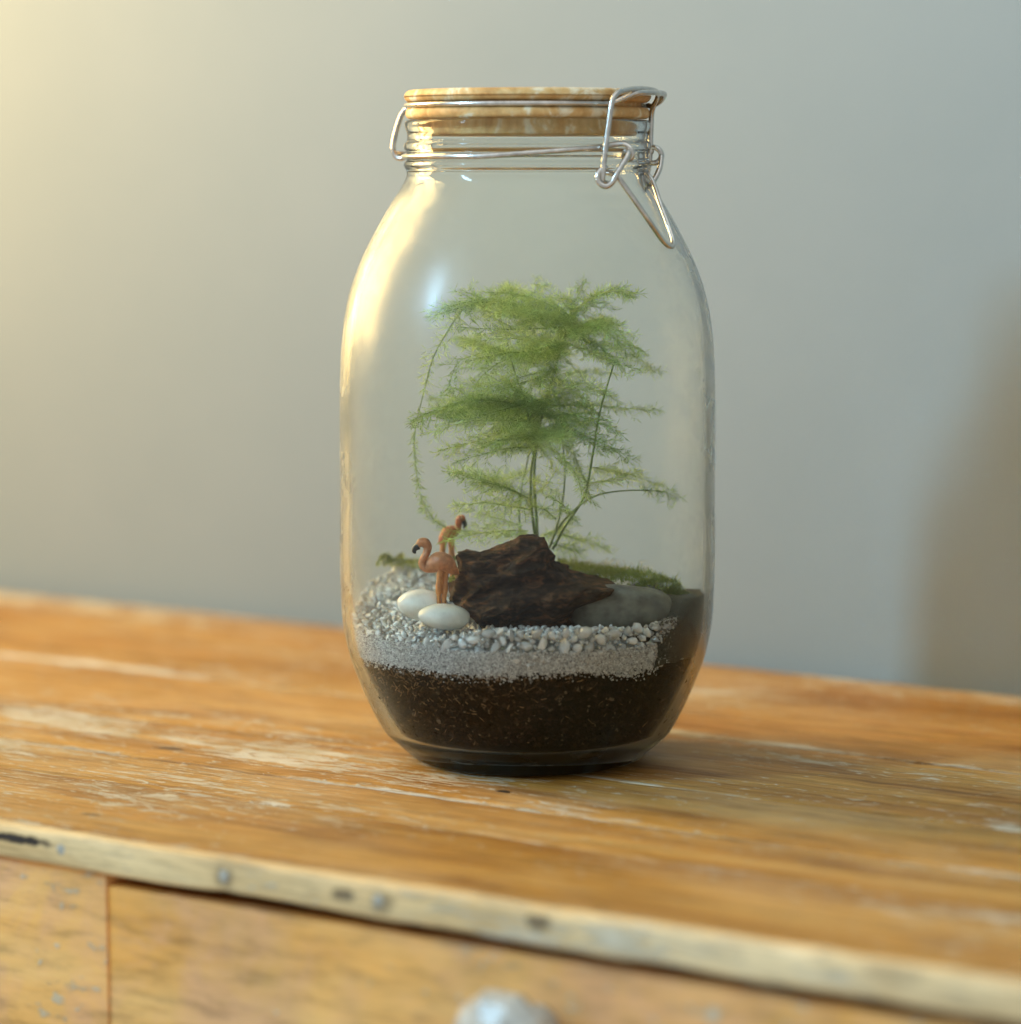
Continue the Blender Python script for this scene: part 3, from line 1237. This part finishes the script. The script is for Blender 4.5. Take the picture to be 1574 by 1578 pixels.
ring = resample(outline, 260)
bm = bmesh.new()
rows = []
YD = -0.022
for k in range(NL + 1):
    la = -math.pi / 2 + math.pi * k / NL
    f = abs(math.cos(la)) ** 0.55
    row = []
    for q in ring:
        px, py = cx + (q.x - cx) * f, cy + (q.y - cy) * f
        Y = YD + math.sin(la) * (0.023 if la < 0 else 0.026)
        p = P(px, py, YD)
        p.y = Y
        # fibres run along the log: a diagonal ridge in front, hollows between
        t = (p.x * 0.86 + p.z * 0.5)
        s_ = (-p.x * 0.5 + p.z * 0.86)
        n1 = noise.noise(Vector((t * 45, s_ * 170, Y * 70)))
        n2 = noise.noise(Vector((t * 120, s_ * 520, Y * 200 + 4)))
        n4 = noise.noise(Vector((t * 260, s_ * 1100, Y * 500 + 2)))
        n3 = noise.noise(Vector((p.x * 60, p.z * 60, Y * 60 + 9)))
        rid = 1 - abs(n1) * 2.2
        dirv = Vector((q.x - cx, 0, -(q.y - cy))).normalized() * math.cos(la) + Vector((0, math.sin(la), 0))
        e = 1.0 if f < 0.97 else 0.35
        p += dirv * ((rid - 0.5) * 0.0030 * e + n2 * 0.0013 * e + n4 * 0.0006 + n3 * 0.0045 * (1.0 if f < 0.97 else 0.2))
        # front ridge from the lower left to the tail
        if la < 0:
            line = 905 + (800 - px) * 0.34 if px < 800 else 903 - (px - 800) * 0.02
            dd = (py - line - 8) / 14
            p.y -= 0.0045 * math.exp(-dd * dd)
            dd2 = (py - line + 14) / 9
            p.y += 0.0035 * math.exp(-dd2 * dd2)
        row.append(bm.verts.new(p))
    rows.append(row)
for a, b in zip(rows, rows[1:]):
    n = len(a)
    for i in range(n):
        bm.faces.new((a[i], a[(i + 1) % n], b[(i + 1) % n], b[i]))
bmesh.ops.remove_doubles(bm, verts=bm.verts, dist=1e-6)
bmesh.ops.recalc_face_normals(bm, faces=bm.faces)
dw = obj("driftwood", bm, M['drift'])
tag(dw, "dark brown gnarled driftwood chunk in the middle of the jar under the fern", "driftwood")


# ------------------------------------------------------------------ flamingos
M['plastic_red'] = mat_simple('flamingo_red_plastic', (0.40, 0.115, 0.04), 0.5, 0, 0.35, 420, 0.35, 1500)


def flamingo(label, Y, body, rad, legs, beak, beak_r, skin='plastic'):
    base = P(legs[0][-1][0], legs[0][-1][1], Y)
    root = empty("flamingo_figurine", base, label, "figurine", "toy flamingos")
    bm = bmesh.new()
    pts = catmull([P(x, y, Y + dy) for x, y, dy in body], 5)
    rr = []
    m = len(rad) - 1
    for i in range(len(pts)):
        t = i / (len(pts) - 1) * m
        j = min(int(t), m - 1)
        rr.append((rad[j] + (rad[j + 1] - rad[j]) * (t - j)) * SC)
    tube(bm, pts, rr, 14)
    put(obj("body", bm, M[skin]), root)
    bm = bmesh.new()
    pts = catmull([P(x, y, Y + dy) for x, y, dy in beak], 4)
    n = len(pts)
    tube(bm, pts, [beak_r * SC * (1 - 0.75 * (i / (n - 1)) ** 1.5) for i in range(n)], 10)
    put(obj("beak", bm, M['beak']), root)
    for lg in legs:
        bm = bmesh.new()
        pts = catmull([P(x, y, Y + dy) for x, y, dy in lg], 4)
        n = len(pts)
        tube(bm, pts, [SC * (5.6 - 2.2 * min(1, i / (n - 1) * 1.6) + (1.2 if abs(i / (n - 1) - 0.5) < 0.1 else 0)) for i in range(n)], 10)
        put(obj("leg", bm, M['plastic_pale']), root)
    return root


flamingo("tan toy flamingo standing in front, facing left, head bent with a black beak", -0.0408,
         [(707, 884, 0.001), (699, 878, 0), (688, 868, 0), (676, 866, 0), (664, 872, 0), (656, 874, 0), (651.5, 868, 0), (654, 860, 0), (658, 852, 0), (660, 843, 0), (656, 836.5, 0), (650, 836, 0), (645, 840, 0)],
         [2, 8, 14.5, 16, 11, 6.6, 5.8, 5.4, 5.6, 6.4, 7.8, 7.0, 4.2],
         [[(680, 878, -0.001), (678, 888, -0.001), (677, 905, -0.0005), (677, 930, 0.000), (677, 958, 0.000)], [(687, 880, 0.001), (686, 892, 0.001), (686, 906, 0.0005), (685, 930, 0.0002), (685, 960, 0.000)]],
         [(646.5, 841, 0), (641.5, 844, 0), (639.5, 849, 0), (642, 852.5, 0)], 5.6)
flamingo("reddish toy flamingo standing behind, partly hidden by a fern frond, facing right", 0.012,
         [(676, 838, 0), (682, 830, 0), (690, 822, 0), (699, 818, 0), (704, 816, 0), (706, 811, 0), (706, 806, 0), (708, 800, 0), (711.5, 799, 0), (714, 803, 0)],
         [2, 8, 11.5, 9.5, 6.2, 4.8, 5.2, 6.4, 6.0, 3.5],
         [[(683, 832, 0), (682, 843, 0), (680.5, 856, 0), (680, 878, 0), (680, 914, 0)], [(694, 830, 0.001), (695, 843, 0.001), (695.5, 858, 0.001), (696, 880, 0.001), (695, 915, 0.001)]],
         [(713, 802, 0), (715.5, 806, 0), (715.5, 810.5, 0), (713, 813, 0)], 4.6, 'plastic_red')

# ------------------------------------------------------------------ the asparagus fern
fern = empty("asparagus_fern", P(826, 826, 0.004), "feathery light green asparagus fern growing behind the driftwood inside the jar", "plant")


def inside(p, m=0.0035):
    r = math.hypot(p.x, p.y)
    lim = r_in(min(p.z, ZSH - 0.004)) - m
    if r > lim:
        p = Vector((p.x * lim / r, p.y * lim / r, p.z))
    return p


def needles(V, Fc, p, d, ln, wd, out_n, cnt, rr):
    """a tuft of needle leaves at p, leaning along d"""
    for _ in range(cnt):
        v = Vector((rr.gauss(0, 1), rr.gauss(0, 1), rr.gauss(0, 0.8))).normalized()
        q = (d * 0.75 + v * 0.85).normalized()
        L = ln * rr.uniform(0.6, 1.15)
        sd = q.cross(Vector((rr.uniform(-1, 1), rr.uniform(-1, 1), rr.uniform(-1, 1))))
        if sd.length < 1e-4:
            continue
        sd = sd.normalized() * wd * 0.5
        i = len(V)
        tip = inside(p + q * L, 0.0012)
        mid = p.lerp(tip, 0.5) + Vector((0, 0, -L * 0.03))
        V.extend((tuple(p), tuple(mid + sd), tuple(tip), tuple(mid - sd)))
        Fc.append((i, i + 1, i + 2, i + 3))


def thin(V, Fc, pts, r0, r1):
    """a thin three-sided twig"""
    n = len(pts)
    base = len(V)
    for i, p in enumerate(pts):
        t = (pts[min(i + 1, n - 1)] - pts[max(i - 1, 0)]).normalized()
        a = t.cross(Vector((0.2, 0.7, 0.6))).normalized()
        b = t.cross(a)
        r = r0 + (r1 - r0) * i / max(1, n - 1)
        for k in range(3):
            g = 2 * math.pi * k / 3
            V.append(tuple(p + (a * math.cos(g) + b * math.sin(g)) * r))
    for i in range(n - 1):
        for k in range(3):
            a = base + i * 3 + k
            b = base + i * 3 + (k + 1) % 3
            Fc.append((a, b, b + 3, a + 3))


def frond(axis, side, roll=0.0, step=0.0024, seed=0, dens=1.0, droop=0.12, nl=0.0042, bare=0.0):
    """one flat feathery frond: axis points, side-branch length, roll of its plane"""
    rr = random.Random(seed)
    V, Fc = [], []
    pts = [inside(p) for p in catmull(axis, 8)]
    thin(V, Fc, pts, 0.00028, 0.00010)
    d = [0]
    for a, b in zip(pts, pts[1:]):
        d.append(d[-1] + (b - a).length)
    Lt = d[-1]
    s = Lt * bare
    j = 0
    sgn = 1
    while s < Lt:
        while j < len(d) - 2 and d[j + 1] < s:
            j += 1
        t = (s - d[j]) / max(1e-9, d[j + 1] - d[j])
        p = pts[j].lerp(pts[j + 1], t)
        ax = (pts[j + 1] - pts[j]).normalized()
        hor = ax.cross(Vector((0, 0, 1)))
        if hor.length < 0.2:
            hor = Vector((1, 0.3, 0)) - ax * ax.x
        hor.normalize()
        upv = hor.cross(ax).normalized()
        hor = (hor * math.cos(roll) + upv * math.sin(roll)).normalized()
        q = s / Lt
        prof = (min(1, (q - bare) / 0.18 + 0.35)) * (1 - q) ** 0.6 + 0.12
        L = side * prof * rr.uniform(0.7, 1.15)
        bd = (ax * 0.62 + hor * sgn * 0.8 + upv * rr.uniform(-0.45, 0.45)).normalized()
        nb = max(2, int(L / 0.0014))
        bp = []
        for k in range(nb + 1):
            f = k / nb
            bp.append(inside(p + bd * L * f + Vector((0, 0, -droop * L * f * f)), 0.002))
        thin(V, Fc, bp, 0.00012, 0.00006)
        for k in range(nb + 1):
            if rr.random() < dens:
                dd = (bp[min(k + 1, nb)] - bp[max(k - 1, 0)])
                if dd.length < 1e-7:
                    dd = bd
                needles(V, Fc, bp[k], dd.normalized(), nl, 0.00024, upv, rr.choice((4, 5, 5)), rr)
        needles(V, Fc, p, ax, nl, 0.00024, upv, 4, rr)
        s += step * rr.uniform(0.75, 1.25)
        sgn = -sgn
    o = pyobj("frond", V, Fc, M['leaf'])
    put(o, fern)
    return o


def stem(pts, r0=0.0007, r1=0.0004):
    bm = bmesh.new()
    q = catmull(pts, 8)
    n = len(q)
    tube(bm, q, [0.78 * (r0 + (r1 - r0) * i / (n - 1)) for i in range(n)], 7)
    put(obj("stem", bm, M['stem']), fern)


stem([P(829, 832, 0.004), P(827, 790, 0.004), P(824, 745, 0.003), P(826, 700, 0.004), P(834, 650, 0.004), P(850, 590, 0.004), P(868, 530, 0.004), P(882, 480, 0.003)], 0.0009, 0.0004)
stem([P(826, 832, 0.000), P(820, 780, -0.004), P(819, 730, -0.006), P(823, 690, -0.004), P(815, 640, -0.004), P(790, 560, -0.006), P(768, 480, -0.008)], 0.0008, 0.0003)
stem([P(804, 828, 0.006), P(801, 790, 0.006), P(805, 750, 0.006), P(815, 705, 0.006), P(830, 640, 0.008)], 0.0006, 0.0003)
stem([P(848, 842, 0.004), P(862, 800, 0.002), P(870, 755, 0.000), P(871, 710, 0), P(866, 670, 0), P(862, 610, 0)], 0.0006, 0.0003)
stem([P(853, 845, -0.004), P(872, 810, -0.008), P(894, 778, -0.012), P(905, 752, -0.013), P(915, 695, -0.014), P(924, 640, -0.015), P(936, 595, -0.015), P(946, 562, -0.015)], 0.0007, 0.00045)
stem([P(846, 846, -0.002), P(862, 812, -0.004), P(890, 782, -0.006), P(920, 763, -0.008), P(960, 756, -0.010), P(1000, 755, -0.008)], 0.0006, 0.0003)
stem([P(712, 478, -0.012), P(690, 510, -0.010), P(668, 550, -0.008), P(655, 595, -0.006), P(640, 655, -0.004)], 0.0004, 0.00025)

FR = [  # axis pixels with depth, side length, roll, density
    # top canopy
    ([(882, 500, .003), (820, 478, -.004), (750, 462, -.014), (664, 482, -.030)], .017, .25, 1.0),
    ([(870, 512, .003), (815, 490, .015), (760, 472, .026), (700, 470, .035)], .016, .2, .95),
    ([(880, 495, .003), (845, 470, -.012), (800, 455, -.028), (752, 452, -.038)], .016, -.2, 1.0),
    ([(880, 490, .003), (900, 470, -.006), (935, 452, -.012), (972, 458, -.016)], .013, .2, 1.0),
    ([(880, 480, .003), (893, 455, .006), (905, 432, .010)], .007, .7, .8),
    ([(882, 505, .003), (915, 500, -.015), (945, 510, -.026), (990, 545, -.034)], .014, .2, 1.0),
    ([(880, 520, .003), (925, 530, .006), (970, 545, .010), (1020, 575, .012)], .012, .25, .95),
    ([(868, 530, .003), (820, 525, -.018), (775, 522, -.032), (715, 530, -.040)], .015, .2, 1.0),
    ([(866, 540, .003), (850, 520, .02), (820, 500, .040)], .016, .1, .9),
    ([(872, 520, .003), (900, 500, .02), (940, 490, .035)], .013, .1, .9),
    ([(768, 490, -.008), (740, 472, -.010), (720, 440, -.008)], .007, .8, .8),
    ([(800, 480, -.006), (790, 455, -.004), (780, 438, .004)], .007, .6, .8),
    # left arc with short upright feathers
    ([(712, 478, -.012), (690, 510, -.010), (668, 550, -.008), (653, 600, -.006)], .007, .9, .7),
    ([(780, 530, -.006), (740, 545, -.008), (705, 560, -.010), (690, 600, -.012)], .010, .5, .75),
    ([(790, 550, -.006), (760, 565, -.012), (735, 590, -.016), (725, 625, -.018)], .010, .5, .8),
    # middle tiers
    ([(838, 635, .003), (780, 620, -.010), (715, 620, -.018), (640, 650, -.024)], .017, .3, 1.0),
    ([(832, 650, .003), (775, 648, -.024), (720, 650, -.036), (660, 668, -.040)], .016, .2, 1.0),
    ([(832, 650, .003), (790, 630, .012), (730, 618, .024), (665, 615, .032)], .015, .25, .95),
    ([(840, 630, .003), (800, 598, -.006), (750, 590, -.010), (690, 605, -.012)], .013, .4, .9),
    ([(845, 610, .003), (890, 620, .004), (950, 628, .006), (1016, 632, .008)], .010, .1, .9),
    ([(846, 615, .003), (870, 600, -.015), (900, 590, -.030), (930, 600, -.040)], .012, .3, .8),
    ([(850, 600, .003), (860, 570, -.010), (862, 540, -.020)], .012, .5, .9),
    ([(862, 640, 0), (885, 640, -.018), (920, 650, -.030), (960, 668, -.036)], .012, .3, .9),
    ([(864, 650, 0), (880, 662, -.015), (905, 680, -.025), (945, 695, -.030)], .010, .3, .8),
    ([(828, 665, .004), (850, 668, -.020), (870, 672, -.038)], .014, .2, 1.0),
    ([(838, 620, .004), (850, 590, .016), (880, 575, .026), (940, 575, .034)], .011, .2, .8),
    # lower tiers
    ([(824, 690, -.004), (790, 690, -.015), (745, 700, -.024), (700, 712, -.028)], .012, .3, .9),
    ([(824, 690, .004), (850, 690, -.018), (880, 720, -.030), (905, 768, -.036)], .011, .5, 1.0),
    ([(866, 680, 0), (885, 700, -.006), (900, 735, -.012), (912, 770, -.016)], .010, .6, .9),
    ([(824, 720, .004), (790, 735, .010), (750, 735, .016), (705, 725, .020)], .011, .4, .85),
    ([(820, 770, -.004), (780, 750, -.012), (740, 738, -.018), (688, 722, -.022)], .012, .4, .95),
    ([(822, 785, -.002), (785, 780, -.014), (750, 775, -.022), (700, 778, -.028)], .011, .4, .9),
    ([(806, 810, .004), (770, 800, .004), (735, 790, .006), (705, 780, .008)], .009, .4, .8),
    ([(815, 818, .002), (770, 818, -.008), (725, 824, -.016), (684, 834, -.024)], .009, .1, 0.85),
    ([(812, 822, .002), (770, 824, .004), (720, 818, .010), (680, 815, .014)], .010, .2, 0.85),
    ([(686, 812, .010), (674, 806, .006), (662, 792, .000), (650, 770, -.004)], .005, .6, .6),
    ([(640, 655, -.004), (638, 690, -.004), (643, 740, -.004), (655, 790, -.004)], .0045, .9, .6),
    ([(826, 760, .004), (845, 745, -.012), (860, 720, -.020)], .009, .5, .8),
    ([(858, 800, 0), (840, 785, -.008), (822, 780, -.016)], .010, .4, .85),
    ([(880, 795, -.006), (870, 780, -.015), (850, 765, -.022)], .009, .5, .8),
    ([(905, 745, -.013), (935, 740, -.014), (970, 730, -.014), (990, 725, -.014)], .009, .5, .75),
    ([(915, 720, -.012), (945, 725, .005), (985, 735, .015), (1020, 748, .020)], .010, .3, .8),
    ([(990, 755, -.008), (1005, 756, -.006), (1025, 758, -.004), (1048, 768, -.002)], .010, .4, 1.0),
    ([(862, 820, .000), (890, 830, .010), (915, 835, .018), (940, 850, .024)], .010, .4, .8),
    ([(850, 835, .002), (875, 845, .014), (890, 855, .022)], .010, .4, .8),
    ([(840, 825, .004), (860, 815, .016), (880, 800, .026)], .010, .4, .7),
    # more of the canopy, filling it from the top down to the middle tier
    ([(884, 490, .003), (840, 462, .010), (800, 448, .018), (770, 446, .022)], .014, .3, 1.0),
    ([(866, 550, .003), (810, 548, .010), (760, 535, .018), (718, 522, .024)], .014, .3, 1.0),
    ([(862, 570, .003), (830, 575, -.010), (790, 585, -.018), (745, 600, -.024)], .013, .4, .95),
    ([(845, 620, .003), (800, 625, -.014), (740, 640, -.026), (680, 645, -.034)], .015, .35, 1.0),
    ([(842, 625, .003), (880, 605, -.010), (915, 600, -.016), (950, 615, -.022)], .012, .4, .9),
    ([(870, 530, .003), (905, 540, -.012), (940, 555, -.022), (985, 570, -.028)], .013, .35, 1.0),
    ([(826, 680, .004), (800, 672, -.018), (770, 678, -.030), (740, 690, -.036)], .012, .35, 1.0),
    ([(870, 505, .003), (810, 508, -.010), (760, 508, -.020), (705, 505, -.028)], .015, .5, .85),
    ([(836, 640, .003), (815, 615, -.016), (785, 590, -.030)], .014, .5, .85),
    ([(858, 570, .003), (825, 560, .008), (780, 560, .014), (735, 570, .018)], .013, .5, .85),
    # depth fillers towards the back
    ([(838, 640, .003), (820, 640, .025), (790, 645, .045)], .016, .15, .85),
    ([(840, 640, .003), (870, 645, .025), (900, 650, .042)], .014, .15, .8),
    ([(875, 510, .003), (900, 520, -.010), (925, 535, -.020), (950, 560, -.030)], .010, .3, .9),
]
for k, (ax, sd, roll, dn) in enumerate(FR):
    dn2 = dn
    frond([P(*a) for a in ax], sd, roll=roll * 1.3 + R.uniform(-.3, .3), seed=100 + k, dens=dn2 * 0.9, step=0.0021)
    if dn >= 0.9 and sd >= 0.012 and k % 5 != 1:               # a second frond close by, so the tiers are dense
        jx, jy, jd = R.uniform(-14, 14), R.uniform(-4, 42), R.uniform(-.018, .018)
        q = [P(a[0] + jx * i / 2, a[1] + jy * (0.5 + i / 4), a[2] + jd * i / 3) for i, a in enumerate(ax)]
        q[0] = P(*ax[0])
        frond(q, sd * R.uniform(.75, 1.0), roll=-roll + R.uniform(-.3, .3), seed=300 + k, dens=dn2, step=0.0019)


# ------------------------------------------------------------------ moss
def moss(name, spots, label, n, hgt, wd=0.0004):
    rr = random.Random(len(label))
    V, Fc = [], []
    for k in range(n):
        c, rx, ry, rz = rr.choice(spots)
        a, q = rr.uniform(0, 6.283), math.sqrt(rr.random())
        p = Vector((c.x + math.cos(a) * q * rx, c.y + math.sin(a) * q * ry, 0))
        p.z = c.z + rz * math.sqrt(max(0, 1 - q * q)) - 0.0006
        p = inside(p, 0.001)
        up = Vector((math.cos(a) * q * 0.7, math.sin(a) * q * 0.7, 1)).normalized()
        d = (up + Vector((rr.gauss(0, .45), rr.gauss(0, .45), rr.gauss(0, .2)))).normalized()
        cl = noise.noise(Vector((p.x * 330, p.y * 330, 3)))
        p.z += 0.0016 * cl
        L = hgt * rr.uniform(.5, 1.2) * (1.0 + 0.9 * max(-0.6, cl)) * (1.7 if rr.random() < 0.04 else 1)
        sd = d.cross(Vector((rr.uniform(-1, 1), rr.uniform(-1, 1), .1))).normalized() * wd * .5
        i = len(V)
        tip = inside(p + d * L, 0.0008)
        mid = p.lerp(tip, .45)
        V.extend((tuple(p), tuple(mid + sd), tuple(tip), tuple(mid - sd)))
        Fc.append((i, i + 1, i + 2, i + 3))
    o = pyobj(name, V, Fc, M['moss'])
    tag(o, label, "moss", "moss tufts in the jar", kind='stuff')
    return o


moss("moss", [(P(872, 884, .014), .010, .012, .0045), (P(905, 892, .008), .012, .014, .005), (P(945, 897, .000), .012, .014, .005), (P(985, 900, -.006), .012, .012, .005), (P(1018, 908, -.010), .009, .010, .004), (P(1042, 922, -.012), .005, .008, .003)],
     "olive green moss cushion along the back of the grey stone at the right", 4600, .0024)
moss("moss", [(P(600, 871, .046), .010, .008, .003), (P(635, 874, .046), .008, .008, .0025), (P(578, 870, .040), .006, .007, .004), (P(665, 876, .04), .005, .006, .002)],
     "thin green moss tufts at the back left edge of the gravel", 1500, .0022)
moss("moss", [(P(700, 872, -.010), .004, .005, .004), (P(696, 895, -.022), .0028, .003, .002)],
     "small bright green moss tuft between the front flamingo and the driftwood", 420, .0016)

# white dry lichen bits and a few twigs at the back
bm = bmesh.new()
for k in range(60):
    px, py = R.uniform(860, 1000), R.uniform(866, 896)
    p = P(px, py, R.uniform(.015, .045))
    d = Vector((R.uniform(-1, 1), R.uniform(-1, 1), R.uniform(-.3, 1))).normalized() * R.uniform(.002, .006)
    tube(bm, [inside(p, .002), inside(p + d * .5 + Vector((0, 0, .0005)), .002), inside(p + d, .002)], R.choice((.00012, .0002)), 5)
tw = obj("dry_twig", bm, mat_simple('dry_pale_twig', (0.42, 0.38, 0.26), 0.7, 0, 0.4, 400))
tag(tw, "pale dry twigs and grass stalks tangled in the moss behind the driftwood", "twigs", kind='stuff')
